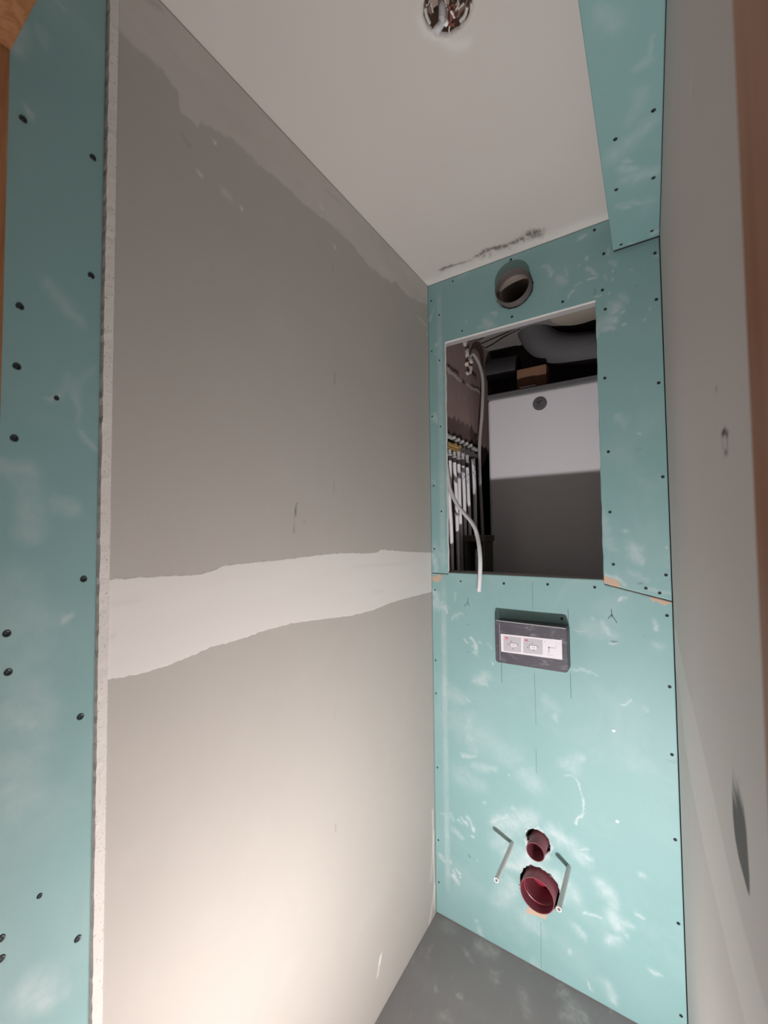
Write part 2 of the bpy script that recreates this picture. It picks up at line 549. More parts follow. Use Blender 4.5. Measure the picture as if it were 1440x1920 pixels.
ceiling = panel('ceiling', lines(-.05, 1.452, step=.004), lines(XL - .02, XR + .015, step=.004), lambda U, V: (V, U, U * 0 + H), M_CEIL,
                holes=[(HOLE[1], HOLE[0], .046, .035)], draw=draw_ceiling, thick=.0125, rim_mat=M_GYP)
struct(ceiling)

# left wall: grey skimmed part, green board at the doorway, cut board edge between
wall_left = struct(empty('wall_left', (XL, 0, 0)))
top_px = [(204, 1087), (255, 1083), (330, 1079), (380, 1076), (405, 1068), (420, 1060), (480, 1054), (540, 1048), (600, 1040), (640, 1037), (690, 1037), (708, 1036), (714, 1030), (760, 1034), (808, 1036)]
bot_px = [(204, 1275), (260, 1263), (300, 1252), (340, 1238), (395, 1213), (440, 1202), (500, 1181), (550, 1168), (610, 1160), (660, 1154), (700, 1144), (730, 1131), (760, 1122), (808, 1110)]
up_px = [(228, 62), (262, 98), (300, 128), (334, 176), (336, 204), (370, 238), (376, 226), (440, 265), (500, 320), (575, 388), (620, 420), (664, 462), (668, 468), (690, 498), (735, 533), (741, 528), (770, 560), (801, 572)]
def yz(pts):
    q = [on_x(x, y, XL) for x, y in pts]
    ys = np.maximum.accumulate(np.array([p.y for p in q]) + np.arange(len(q)) * 1e-6)
    return ys, np.array([p.z for p in q])
def draw_left(f):  # u = Y, v = Z
    ty, tz = yz(top_px); by, bz = yz(bot_px); uy, uz = yz(up_px)
    f.rgb[0] = np.minimum(np.interp(f.U, ty, tz) - f.V, f.V - np.interp(f.U, by, bz))
    f.rgb[1] = f.V - np.interp(f.U, uy, uz)
    def s(a, b, w, k):
        p = on_x(*a, XL); q = on_x(*b, XL)
        d = f.dist((p.y, p.z), (q.y, q.z))
        f.rgb[2] = f.rgb[2] + k * np.exp(-(d / w) ** 2)
    for a, b, w, k in [((402, 265), (403, 268), .003, .8), ((372, 322), (378, 330), .004, .5), ((452, 388), (454, 394), .003, .6),
                       ((627, 460), (629, 466), .003, .6), ((800, 625), (806, 635), .004, .4), ((785, 595), (800, 612), .004, .35), ((420, 360), (430, 368), .008, .25),
                       ((811, 1520), (815, 1700), .005, .7), ((814, 1560), (808, 1650), .008, .35), ((816, 1660), (805, 1735), .008, .5), ((601, 385), (605, 393), .003, .5)]:
        s(a, b, w, k)
    for a, b, w, k in [((556, 944), (553, 968), .0022, -.85), ((553, 970), (551, 1000), .0018, -.35), ((627, 698), (627, 720), .0018, -.4), ((627, 902), (627, 924), .0018, -.4),
                       ((625, 495), (625, 510), .0018, -.45), ((629, 1322), (629, 1348), .0016, -.3), ((629, 1545), (629, 1560), .0016, -.3),
                       ((570, 979), (572, 981), .003, -.25), ((660, 1062), (760, 1057), .0035, -.07), ((698, 1111), (718, 1109), .004, -.08), ((212, 1131), (262, 1125), .0035, -.07),
                       ((206, 1195), (214, 1192), .0035, -.1), ((340, 250), (356, 275), .0025, -.2), ((610, 355), (640, 382), .004, -.15), ((278, 0), (300, 14), .006, -.2)]:
        s(a, b, w, k)
    for a, b in [((713, 1795), (708, 1830)), ((715, 1790), (712, 1806))]:
        s(a, b, .004, .75)
panel('skimmed_panel', lines(.3075, 1.452, step=.005), lines(0, H, step=.005), lambda U, V: (U * 0 + XL, U, V), M_WL, wall_left, draw=draw_left, thick=.0125, rim_mat=M_GYP)

REV = XL + .0005
def smears(f, plane, lst, ax):
    for a, b, w, k in lst:
        p = plane(*a); q = plane(*b)
        f.streak(0, (p[ax[0]], p[ax[1]]), (q[ax[0]], q[ax[1]]), w, k)
def draw_reveal(f):
    pl = lambda x, y: on_x(x, y, REV)
    smears(f, pl, [((45, 202), (52, 206), .004, .6), ((85, 755), (105, 748), .003, .5), ((105, 748), (180, 690), .006, .22), ((138, 700), (137, 780), .006, .25),
                   ((140, 795), (180, 845), .0025, .55), ((30, 880), (62, 890), .014, .35), ((50, 900), (55, 1000), .014, .3), ((100, 950), (135, 960), .010, .3),
                   ((113, 1158), (128, 1150), .006, .6), ((20, 1330), (45, 1350), .016, .35), ((60, 1850), (100, 1865), .022, .45), ((120, 18), (130, 24), .006, .3),
                   ((18, 20), (44, 95), .012, .45), ((95, 540), (140, 610), .010, .28), ((30, 1100), (70, 1400), .03, .22), ((15, 1440), (40, 1500), .03, .3), ((75, 60), (85, 80), .008, .3)], (1, 2))
rev = panel('plasterboard', lines(.155, .2908, step=.003), lines(0, H, step=.004), lambda U, V: (U * 0 + REV, U, V), M_GREEN, wall_left, draw=draw_reveal, thick=.0125, rim_mat=M_GYP)
# cut edge strip, standing slightly proud, hacked outline
def edge_strip():
    n = 240; V = []; Fc = []
    r_ = random.Random(3)
    for i in range(n + 1):
        z = H * i / n
        ja = (r_.random() - .5) * .0012 - .0012 * math.sin(z * 1.3); jb = (r_.random() - .5) * .0006
        for (x, y) in ((XL - .02, .2940 + ja), (XL + .0058 + (r_.random() - .5) * .0010, .2940 + ja), (XL + .0060 + (r_.random() - .5) * .0006, .3068 + jb), (XL - .02, .3068 + jb)):
            V.append((x, y, z))
        if i:
            for k in range(3):
                a = (i - 1) * 4 + k
                Fc.append((a, a + 1, a + 5, a + 4))
    return mesh_obj('board_edge', V, Fc, M_GYP, wall_left)
edge_strip()
box('backing', XL - .06, XL - .021, .05, 1.46, 0, H, M_HOLE, wall_left)

# right wall
wall_right_px_top = [(1270, 1195), (1285, 1268), (1310, 1370), (1335, 1480), (1365, 1620), (1400, 1760), (1440, 1895)]
wall_right_px_bot = [(1275, 1300), (1285, 1400), (1300, 1490), (1320, 1590), (1345, 1700), (1370, 1810), (1395, 1910)]
def draw_right(f):  # u = Z, v = Y
    def prof(pts):
        q = sorted((on_x(x, y, XR) for x, y in pts), key=lambda p: p.y)
        return np.array([p.y for p in q]), np.array([p.z for p in q])
    ty, tz = prof(wall_right_px_top); by, bz = prof(wall_right_px_bot)
    f.rgb[0] = np.minimum(np.interp(f.V, ty, tz) - f.U, f.U - np.interp(f.V, by, bz))
    KY = .16                       # marks are wider along the wall than they are tall
    def s(a, b, w, k):
        p = on_x(*a, XR); q = on_x(*b, XR)
        U0, V0 = f.U, f.V
        dz, dy = q.z - p.z, (q.y - p.y) * KY
        t = np.clip(((U0 - p.z) * dz + (V0 - p.y) * KY * dy) / (dz * dz + dy * dy + 1e-12), 0, 1)
        d = np.hypot(U0 - p.z - t * dz, (V0 - p.y) * KY - t * dy)
        f.rgb[2] = f.rgb[2] + k * np.exp(-(d / w) ** 2)
    # dark torn patch
    rows = [(1416, 1376, 1384), (1430, 1371, 1390), (1460, 1370, 1394), (1490, 1372, 1398), (1540, 1374, 1401), (1590, 1376, 1404), (1620, 1379, 1405), (1645, 1385, 1404), (1660, 1395, 1403), (1672, 1400, 1402)]
    zl = np.array([on_x((r[1] + r[2]) / 2, r[0], XR).z for r in rows])[::-1]
    ya = np.array([on_x(r[1], r[0], XR).y for r in rows])[::-1]; yb = np.array([on_x(r[2], r[0], XR).y for r in rows])[::-1]
    kk = np.array([.30, .36, .40, .62, .95, 1, .95, 1, 1, .8])[::-1]
    ins = np.minimum(np.interp(f.U, zl, ya) - f.V, f.V - np.interp(f.U, zl, yb))
    m = np.clip(ins / .012 + .35, 0, 1) * np.clip((f.U - zl[0]) / .003, 0, 1) * np.clip((zl[-1] - f.U) / .003, 0, 1)
    f.rgb[1] = m * np.interp(f.U, zl, kk)
    for a, b, w, k in [((1376, 1455), (1378, 1472), .002, .7), ((1374, 1470), (1377, 1500), .0016, .5), ((1293, 161), (1297, 160), .003, .6), ((1266, 1100), (1275, 1330), .006, .35), ((1275, 855), (1274, 880), .003, .3), ((1277, 900), (1276, 925), .003, .2)]:
        s(a, b, w, k)
    for a, b, w, k in [((1355, 813), (1358, 809), .0011, -.8), ((1358, 809), (1363, 813), .0011, -.8), ((1363, 813), (1364, 842), .0006, -.4), ((1357, 846), (1361, 847), .0011, -.8), ((1361, 847), (1364, 842), .0011, -.7),
                       ((1355, 813), (1355, 842), .0006, -.25), ((1340, 731), (1343, 728), .001, -.7), ((1341, 806), (1342, 804), .001, -.5)]:
        s(a, b, w, k)
wall_right = struct(panel('wall_right', lines(0, H, step=.004), lines(.165, 1.4645, step=.004), lambda U, V: (U * 0 + XR, V, U), M_WR, draw=draw_right, thick=.0125, rim_mat=M_GYP))

# ------------------------------------------------------------------ back wall of green boards
wall_back = struct(empty('wall_back', (-.34, D, 0)))
OX0, OX1, OZ0, OZ1 = -.6562, -.1300, 1.2905, 2.1857
xr_edge = XR - .0028
def up_bot(x):
    return np.where(x < -.4, 1.2862, np.interp(x, [-.13, .0433], [1.2830, 1.2445]))
def warp_up(U, V):
    b = up_bot(U)
    t = np.clip((V - 1.2862) / (OZ1 - 1.2862), 0, 1)
    V2 = np.where(V <= OZ1, b + t * (OZ1 - b), V)
    # slightly hacked edges round the opening
    e = .0012 * np.sin(V * 61) * np.sin(V * 23 + 1)
    U2 = np.where(np.abs(U - OX0) < 1e-5, U + e, np.where(np.abs(U - OX1) < 1e-5, U + e * .8, U))
    return U2, V2
bk = lambda x, y: on_y(x, y, D)
UP_SMEAR = [((806, 600), (812, 580), .006, .35), ((816, 650), (818, 646), .006, .5), ((815, 665), (822, 655), .004, .35), ((872, 602), (874, 600), .004, .45),
            ((910, 598), (922, 605), .012, .38), ((925, 588), (932, 590), .005, .45), ((898, 612), (930, 606), .010, .25), ((865, 518), (880, 512), .010, .22),
            ((1087, 443), (1096, 436), .005, .75), ((1102, 490), (1103, 484), .005, .8), ((1100, 522), (1116, 517), .003, 1), ((1100, 507), (1112, 510), .004, .6), ((1112, 510), (1118, 513), .003, .5),
            ((1088, 499), (1089, 497), .004, .5), ((1146, 506), (1147, 510), .003, .6), ((1146, 520), (1147, 527), .003, .7), ((1148, 488), (1152, 494), .006, .35), ((1131, 515), (1132, 525), .004, .4), ((1142, 466), (1143, 478), .003, .5),
            ((1170, 555), (1176, 565), .008, .35), ((1150, 580), (1160, 575), .014, .55), ((1130, 600), (1150, 600), .016, .55), ((1122, 610), (1150, 616), .010, .5), ((1160, 590), (1166, 586), .003, .7), ((1142, 616), (1146, 618), .004, .7),
            ((1170, 608), (1176, 605), .005, .6), ((1200, 603), (1206, 602), .004, .5), ((1212, 576), (1216, 574), .004, .55), ((1143, 553), (1147, 556), .003, .7), ((1118, 559), (1128, 557), .002, .7), ((1120, 630), (1122, 620), .005, .4), ((1220, 484), (1238, 480), .004, .3),
            ((1080, 533), (1090, 527), .003, .5), ((1020, 500), (1032, 512), .005, .3), ((1025, 510), (1028, 515), .006, .45), ((1045, 520), (1060, 525), .009, .4), ((1060, 505), (1064, 515), .005, .3), ((1078, 540), (1070, 560), .003, .6), ((1180, 505), (1178, 502), .004, .3),
            ((810, 780), (820, 790), .012, .4), ((810, 900), (815, 905), .006, .4), ((812, 1040), (820, 1070), .012, .5), ((815, 1020), (832, 1050), .014, .35), 
            ((1160, 780), (1172, 800), .010, .25), ((1180, 1025), (1195, 1045), .018, .55), ((1175, 1035), (1205, 1050), .010, .45), ((1173, 994), (1176, 996), .007, .4), ((1246, 1030), (1247, 1034), .002, .9), ((1201, 815), (1202, 816), .003, .8),
            ((1140, 1080), (1170, 1095), .006, .45), ((1220, 1105), (1255, 1115), .006, .45), ((1185, 1075), (1215, 1085), .010, .25), ((1140, 1010), (1150, 1030), .014, .25), ((1128, 960), (1140, 1000), .012, .25)]
LOW_SMEAR = [((986, 1560), (1010, 1548), .006, .9), ((1010, 1548), (1035, 1585), .006, .9), ((984, 1575), (990, 1600), .005, .8), ((1034, 1590), (1022, 1612), .004, .7), ((950, 1600), (1000, 1612), .022, .45), ((975, 1625), (1030, 1612), .012, .6), ((1040, 1640), (1055, 1690), .018, .4), ((930, 1580), (955, 1560), .03, .35), ((815, 1110), (825, 1140), .012, .5), ((812, 1125), (818, 1140), .008, .5), ((832, 1140), (839, 1145), .006, .9), ((830, 1133), (834, 1138), .008, .5),
             ((849, 1110), (850, 1128), .004, .35), ((850, 1160), (868, 1152), .006, .4), ((872, 1202), (878, 1207), .003, .9), ((882, 1198), (895, 1212), .0035, .85), ((891, 1212), (897, 1218), .006, .9), ((893, 1220), (901, 1226), .003, 1), ((893, 1228), (898, 1230), .006, .6), ((900, 1205), (904, 1209), .004, .55),
             ((915, 1207), (922, 1213), .004, .4), ((923, 1243), (925, 1244), .003, .8), ((895, 1275), (912, 1268), .018, .45), ((905, 1270), (907, 1271), .004, .6), ((890, 1275), (912, 1284), .008, .5), ((842, 1298), (870, 1310), .022, .22),
             ((879, 1310), (880, 1312), .005, .5), ((850, 1350), (960, 1420), .05, .22), ((868, 1415), (890, 1417), .008, .45), ((880, 1350), (885, 1400), .03, .3), ((890, 1436), (930, 1445), .014, .35), ((860, 1455), (900, 1470), .03, .22), ((955, 1453), (956, 1454), .004, .9), ((980, 1451), (1005, 1470), .03, .25),
             ((1040, 1335), (1046, 1350), .008, .35), ((1020, 1310), (1046, 1330), .012, .2), ((1055, 1430), (1090, 1420), .014, .3), ((1070, 1425), (1080, 1450), .02, .25),
             ((1086, 1465), (1089, 1490), .0022, .75), ((1089, 1490), (1096, 1522), .0025, .85), ((1096, 1522), (1085, 1546), .004, .95), ((1060, 1455), (1086, 1465), .003, .35),
             ((1162, 1322), (1182, 1314), .0035, .55), ((1110, 1160), (1112, 1165), .005, .4), ((1161, 1126), (1167, 1122), .005, .75), ((1090, 1175), (1150, 1190), .022, .2), ((1130, 1170), (1142, 1188), .009, .45), ((1145, 1211), (1152, 1208), .004, .75), ((1075, 1177), (1100, 1180), .002, .5), ((1070, 1254), (1120, 1260), .004, .35), ((1229, 1215), (1233, 1215), .012, .3), ((1233, 1165), (1236, 1180), .006, .45), ((1210, 1330), (1215, 1335), .008, .2),
             ((828, 1525), (850, 1530), .004, .35), ((860, 1532), (866, 1543), .003, .8), ((867, 1530), (876, 1548), .004, .7), ((878, 1530), (886, 1556), .004, .85), ((848, 1555), (868, 1575), .010, .4), ((884, 1566), (886, 1567), .005, .9), ((842, 1520), (850, 1536), .006, .35),
             ((850, 1630), (856, 1642), .004, .75), ((852, 1645), (858, 1655), .009, .95), ((858, 1628), (864, 1640), .0035, .85), ((863, 1645), (864, 1648), .003, .8), ((842, 1610), (845, 1618), .006, .5), ((825, 1600), (832, 1615), .008, .55), ((893, 1608), (894, 1614), .003, .5),
             ((905, 1503), (908, 1505), .006, .6), ((925, 1540), (950, 1530), .012, .6), ((935, 1550), (1000, 1535), .03, .45), ((960, 1520), (990, 1550), .010, .5), ((1000, 1610), (960, 1620), .03, .55), ((1000, 1620), (1030, 1640), .02, .5), ((1035, 1560), (1060, 1580), .02, .5), ((960, 1660), (940, 1690), .03, .4), ((985, 1715), (1010, 1740), .03, .35),
             ((1090, 1600), (1105, 1610), .012, .55), ((1085, 1590), (1103, 1592), .004, .6), ((1070, 1585), (1100, 1620), .02, .4), ((1060, 1650), (1080, 1680), .02, .35), ((1130, 1660), (1150, 1700), .02, .5), ((1145, 1715), (1160, 1740), .022, .55), ((1165, 1730), (1185, 1738), .010, .45), ((1175, 1755), (1180, 1760), .006, .5), ((1140, 1765), (1160, 1760), .012, .55), ((1100, 1711), (1128, 1724), .004, .6), ((1195, 1712), (1212, 1722), .005, .6), ((1075, 1740), (1095, 1755), .012, .4), ((1068, 1780), (1075, 1790), .006, .45),
             ((1222, 1817), (1240, 1826), .006, .5), ((1105, 1845), (1106, 1855), .003, .6), ((1140, 1850), (1148, 1875), .016, .5), ((1205, 1645), (1215, 1642), .008, .35), ((895, 1738), (905, 1750), .006, .5), ((890, 1725), (893, 1730), .006, .3), ((1040, 1830), (1048, 1838), .003, .4), ((1000, 1800), (1010, 1810), .01, .2)]
TEAR_UP = [((1134, 1084), (1140, 1090), .009), ((1140, 1090), (1158, 1099), .007), ((1135, 1086), (1150, 1096), .010)]
TEAR_LOW = [((992, 1708), (1018, 1713), .010), ((812, 1083), (828, 1082), .008), ((820, 1086), (824, 1087), .007), ((1228, 1124), (1245, 1129), .010), ((1245, 1128), (1258, 1130), .006)]
DARK_LOW = [((1147, 1203), (1151, 1204), .004, .8), ((881, 1606), (882, 1605), .002, .6), ((1205, 1189), (1207, 1189), .002, .4), ((1258, 1429), (1259, 1430), .005, .2)]
def taper(f, z0, z1, k):
    # pale band painted as the highlight on the board's tapered long edge
    b = np.exp(-((f.U + .6775) / .0105) ** 4) * np.clip((f.V - z0) / .05, 0, 1) * np.clip((z1 - f.V) / .05, 0, 1)
    f.rgb[0] = np.maximum(f.rgb[0], k * b * (.75 + .25 * np.sin(f.V * 17) * np.sin(f.V * 7 + 2)))
def draw_up(f):
    taper(f, 1.29, 2.41, .38)
    smears(f, bk, UP_SMEAR, (0, 2))
    for a, b, w in TEAR_UP:
        p = bk(*a); q = bk(*b); f.streak(1, (p.x, p.z), (q.x, q.z), w, 1.0, 4)
    for a, b, w, k in [((1193, 1094), (1202, 1096), .0025, .5), ((1185, 840), (1195, 840), .0025, .2), ((1116, 545), (1117, 556), .0012, .6), ((1150, 506), (1150, 517), .001, .4), ((1196, 536), (1200, 536), .002, .3)]:
        p = bk(*a); q = bk(*b); f.streak(2, (p.x, p.z), (q.x, q.z), w, k)
def draw_low(f):
    taper(f, .09, 1.27, .42)
    smears(f, bk, LOW_SMEAR, (0, 2))
    for a, b, w in TEAR_LOW:
        p = bk(*a); q = bk(*b); f.streak(1, (p.x, p.z), (q.x, q.z), w, 1.0, 4)
    for a, b, w, k in DARK_LOW:
        p = bk(*a); q = bk(*b); f.streak(2, (p.x, p.z), (q.x, q.z), w, k)
VENT = (-.3845, 2.3060)
FLUSH = (-.3465, .4130)
DRAIN = (-.3440, .2660)
place_b = lambda U, V: (U, U * 0 + D, V)
upper = panel('plasterboard', lines(XL, OX0, OX1, xr_edge, step=.003), lines(1.2862, OZ1, H - .001, step=.003), place_b, M_GREEN, wall_back,
              keep=lambda u, v: ~((u > OX0) & (u < OX1) & (v < OZ1)), warp=warp_up, holes=[(VENT[0], VENT[1], .0655, .022)], draw=draw_up, thick=.0125, rim_mat=M_GYP)
lowtop_x = [XL, OX0 - .002, OX0 + .002, OX1 - .002, OX1 + .002, .0433]
lowtop_z = [1.2838, 1.2826, 1.2895, 1.2945, 1.2795, 1.2405]
def warp_low(U, V):
    return U, V / 1.29 * np.interp(U, lowtop_x, lowtop_z)
lower = panel('plasterboard', lines(XL, OX0 - .002, OX0 + .002, OX1 - .002, OX1 + .002, xr_edge, step=.003), lines(.004, 1.29, step=.003), place_b, M_GREEN, wall_back,
              warp=warp_low, holes=[(FLUSH[0], FLUSH[1], .0390, .04), (DRAIN[0], DRAIN[1], .0655, .045)], draw=draw_low, thick=.0125, rim_mat=M_GYP)
# metal profiles framing the opening
box('profile', OX0 - .03, OX1 + .03, D + .013, D + .115, 1.240, 1.2885, M_STEEL, wall_back, .002)
box('profile', OX0 - .03, OX1 + .03, D + .013, D + .045, 2.187, 2.235, M_STEEL, wall_back, .002)

# pencil marks on the boards (thin graphite strips)
def marks(name, segs, w, mat, parent, plane_y=D, lift=.0004):
    V, Fc = [], []
    for a, b in segs:
        p = bk(*a); q = bk(*b)
        d = Vector((q.x - p.x, 0, q.z - p.z)); d.normalize(); nn = Vector((-d.z, 0, d.x)) * (w / 2)
        i = len(V)
        y = plane_y - lift
        for v in (p - nn, q - nn, q + nn, p + nn): V.append((v.x, y, v.z))
        Fc.append((i, i + 1, i + 2, i + 3))
    o = mesh_obj(name, V, Fc, mat, parent)
    if True:
        bm = bmesh.new(); bm.from_mesh(o.data)
        r_ = bmesh.ops.extrude_face_region(bm, geom=list(bm.faces))
        for v in [g for g in r_['geom'] if isinstance(g, bmesh.types.BMVert)]: v.co.y = plane_y - .00005
        bmesh.ops.recalc_face_normals(bm, faces=bm.faces)
        bm.to_mesh(o.data); bm.free()
    return o
marks('pencil_line', [((998, 1091), (999, 1142)), ((1002, 1262), (1005, 1360)), ((1005, 1405), (1006, 1450)), ((1014, 1730), (1015, 1815))], .0016, M_PENCILF, lower)
marks('pencil_line', [((938, 1145), (939, 1160)), ((940, 1243), (941, 1280)), ((1065, 1142), (1066, 1172)), ((1069, 1262), (1071, 1310))], .0015, M_PENCIL, lower)
marks('pencil_mark', [((878, 1122), (877, 1129)), ((877, 1129), (871, 1137)), ((877, 1129), (880, 1136))], .0022, M_PENCIL, lower)
marks('pencil_mark', [((1146, 1142), (1147, 1152)), ((1147, 1152), (1140, 1160)), ((1147, 1152), (1157, 1168)), ((1147, 1152), (1147, 1158))], .0024, M_PENCIL, lower)
marks('pencil_mark', [((872, 1153), (876, 1153)), ((874, 1171), (880, 1171)), ((874, 1222.5), (879, 1223))], .0014, M_PENCILF, lower)

# screws: one shared countersunk head with a cross recess
def screw_mesh(r, recess=True):
    me = bpy.data.meshes.new('screw')
    bm = bmesh.new()
    seg = 12
    rings = [(r, 0.0), (r * .82, .0010), (r * .55, .0006), (r * .2, -.0003)]
    prev = None
    for rr, t in rings:
        cur = [bm.verts.new((rr * math.cos(2 * math.pi * k / seg), rr * math.sin(2 * math.pi * k / seg), t)) for k in range(seg)]
        if prev:
            for k in range(seg):
                bm.faces.new((prev[k], prev[(k + 1) % seg], cur[(k + 1) % seg], cur[k]))
        prev = cur
    bm.faces.new(prev)
    mats = [M_SCREW]
    if recess:
        for ang in (0.3, 0.3 + math.pi / 2):
            c, s_ = math.cos(ang), math.sin(ang)
            pts = [(-r * .62, -r * .12), (r * .62, -r * .12), (r * .62, r * .12), (-r * .62, r * .12)]
            fv = [bm.verts.new((x * c - y * s_, x * s_ + y * c, .00115)) for x, y in pts]
            f = bm.faces.new(fv); f.material_index = 1
    bm.to_mesh(me); bm.free()
    me.materials.append(M_SCREW); me.materials.append(M_SCREWREC)
    me.update()
    return me
SCREW = screw_mesh(.0046)
SCREW_S = screw_mesh(.0034)
SCREW_R = screw_mesh(.0049)
def screw_at(p, normal, me, parent, name='screw', i=0):
    o = bpy.data.objects.new(name, me)
    q = Vector((0, 0, 1)).rotation_difference(Vector(normal))
    o.rotation_mode = 'QUATERNION'
    o.rotation_quaternion = q
    o.location = Vector(p)
    COL.objects.link(o); o.parent = parent
    return o
UP_SCREWS = [(849, 527.3), (808.5, 564.5), (823.6, 590.5), (866.6, 620.5), (809.5, 659), (824.2, 675.7), (958, 487), (1055, 566), (960, 594), (1129.5, 544), (1135, 580), (1230.7, 561.7), (1134, 709), (1235, 718), (1140.7, 847), (1242.7, 894), (1143.7, 960), (1150, 1058), (1248.7, 1078), (1211, 1102.7), (1237, 1111.7), (826, 800), (810.5, 781), (813, 911), (827.7, 959), (814.5, 1029), (1114.5, 431.5), (1132, 476), (1228, 475)]
LOW_SCREWS = [(863.7, 1090), (944.6, 1094), (815.6, 1106), (816.8, 1238), (1026.7, 1095.6), (1115, 1101), (1250.7, 1154), (1255.6, 1287.6), (1260, 1415), (817.5, 1300), (820, 1439), (822, 1575), (823, 1654), (1266, 1574.4), (1272, 1731.6), (1277, 1904.7), (1053.5, 1160)]
for lst, par in ((UP_SCREWS, upper), (LOW_SCREWS, lower)):
    for i, (x, y) in enumerate(lst):
        p = bk(x, y)
        screw_at((p.x, D - .0002, p.z), (0, -1, 0), SCREW_S if x < 900 else SCREW, par, i=i)
for (x, y) in [(43.3, 224), (174.3, 296), (171, 517.3), (37.3, 575), (31.7, 687.7), (26.7, 822.3), (156.7, 1086), (12.7, 1188.3), (15.3, 1260.7), (150.7, 1344), (145.7, 1760), (106, 747), (1.7, 1760), (1.7, 1798), (74, 1680)]:
    p = on_x(x, y, REV)
    small = (x, y) in ((106, 747), (74, 1680))
    screw_at((REV + .0002, p.y, p.z), (1, 0, 0), SCREW_S if small else SCREW_R, rev)
# two white screw plugs
for (x, y) in [(1150.6, 1370), (1157.5, 1540)]:
    p = bk(x, y)
    lathe_y('plug', [(.0001, D - .0004), (.0018, D - .0004), (.0020, D - .0016), (.0042, D - .0013), (.0048, D + .0002)], p.x, p.z, M_PLUG, lower, 14)

# ------------------------------------------------------------------ bulkhead along the right wall under the ceiling
BZ = 2.3190; BX0 = -.0755
bulk = empty('bulkhead', (-.015, .8, BZ))
tag(bulk, 'boxed green plasterboard bulkhead running under the ceiling along the right wall', 'bulkhead')
def draw_bulk(f):
    pl = lambda x, y: on_z(x, y, BZ)
    def s(a, b, w, k):
        p = pl(*a); q = pl(*b); f.streak(0, (p.y, p.x), (q.y, q.x), w, k)
    for a, b, w, k in [((1150, 290), (1160, 280), .01, .3), ((1160, 315), (1190, 320), .012, .4), ((1170, 300), (1185, 298), .006, .45), ((1150, 290), (1230, 230), .02, .25), ((1160, 385), (1220, 375), .008, .3), ((1165, 392), (1180, 390), .008, .35),
                       ((1220, 440), (1236, 430), .008, .55), ((1180, 230), (1200, 180), .015, .2), ((1200, 125), (1215, 120), .008, .25), ((1218, 60), (1220, 120), .004, .2), ((1130, 20), (1160, 40), .015, .2), ((1170, 340), (1230, 320), .02, .3), ((1182, 456), (1184, 460), .003, .4)]:
        s(a, b, w, k)
bulk_low = panel('soffit_board', lines(.45, D - .015, step=.004), lines(BX0, XR - .002, step=.003), lambda U, V: (V, U, U * 0 + BZ), M_GREEN, bulk, draw=draw_bulk, thick=.0125, rim_mat=M_GYP)
panel('side_board', lines(BZ + .013, H - .001, step=.02), lines(.45, D - .004, step=.03), lambda U, V: (U * 0 + BX0 + .002, V, U), M_GREEN, bulk, thick=.0125, rim_mat=M_GYP)
box('gap_shade', BX0 + .001, XR - .003, D - .0145, D - .0005, BZ + .004, BZ + .02, M_HOLE, bulk)  # black strip added as the dark shade in the gap at the wall
for (x, y) in [(1225.3, 207), (1153.7, 261), (1225.3, 333.3), (1155.5, 355.5), (1222.4, 432.8), (1164.6, 458.3)]:
    p = on_z(x, y, BZ)
    screw_at((p.x, p.y, BZ - .0002), (0, 0, -1), SCREW, bulk_low)

# ------------------------------------------------------------------ door frame and the wall it stands in
door = struct(empty('door_1', (-.34, .1, 0)))
JX0, JX1, HZ = -.7085, .0268, 2.113
box('jamb', XL - .03, JX0, .03, .170, 0, HZ + .06, M_WOOD, door, .002)
box('jamb', JX1, JX1 + .045, .03, .170, 0, HZ + .06, M_WOODR, door, .002)
box('head', JX0, JX1, .03, .170, HZ, HZ + .06, M_WOOD, door, .002)
wall_front = struct(empty('wall_front', (-.34, .1, 0)))
box('lintel', XL - .06, XR + .07, .045, .150, HZ + .061, H, M_WR, wall_front)
box('pier', JX1 + .0455, JX1 + .9, .045, .150, 0, H, M_WR, wall_front)
box('pier', XL - 1.0, XL - .0605, .045, .150, 0, H, M_WR, wall_front)

# ------------------------------------------------------------------ service shaft behind the opening
SY0, SY1 = D + .013, 2.245
def draw_shaft(f):  # u=Y v=Z
    def s(ch, a, b, w, k, soft=2):
        p = on_x(*a, XL); q = on_x(*b, XL); f.streak(ch, (p.y, p.z), (q.y, q.z), w, k, soft)
    for a, b, w in [((838, 690), (846, 701), .012), ((848, 700), (866, 714), .009), ((872, 718), (884, 727), .008), ((886, 728), (900, 738), .007)]:
        s(0, a, b, w, 1, 3)
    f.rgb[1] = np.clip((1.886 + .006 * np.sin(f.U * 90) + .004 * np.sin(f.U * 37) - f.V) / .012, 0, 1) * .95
    for a, b, w in [((840, 685), (860, 698), .010), ((868, 713), (873, 719), .008), ((878, 690), (892, 706), .014), ((885, 722), (900, 732), .006)]:
        s(1, a, b, w, .9)
wsl = struct(panel('wall_shaft_left', lines(SY0, SY1, step=.006), lines(.6, H, step=.006), lambda U, V: (U * 0 + XL, U, V), M_BRICK, draw=draw_shaft))
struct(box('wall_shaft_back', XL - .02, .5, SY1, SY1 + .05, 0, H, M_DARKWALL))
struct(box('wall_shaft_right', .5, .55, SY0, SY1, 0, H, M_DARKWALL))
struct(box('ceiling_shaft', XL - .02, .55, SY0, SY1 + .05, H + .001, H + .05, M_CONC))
struct(box('floor_shaft', XL - .02, .55, SY0, SY1 + .05, -.05, 0, M_CONC))
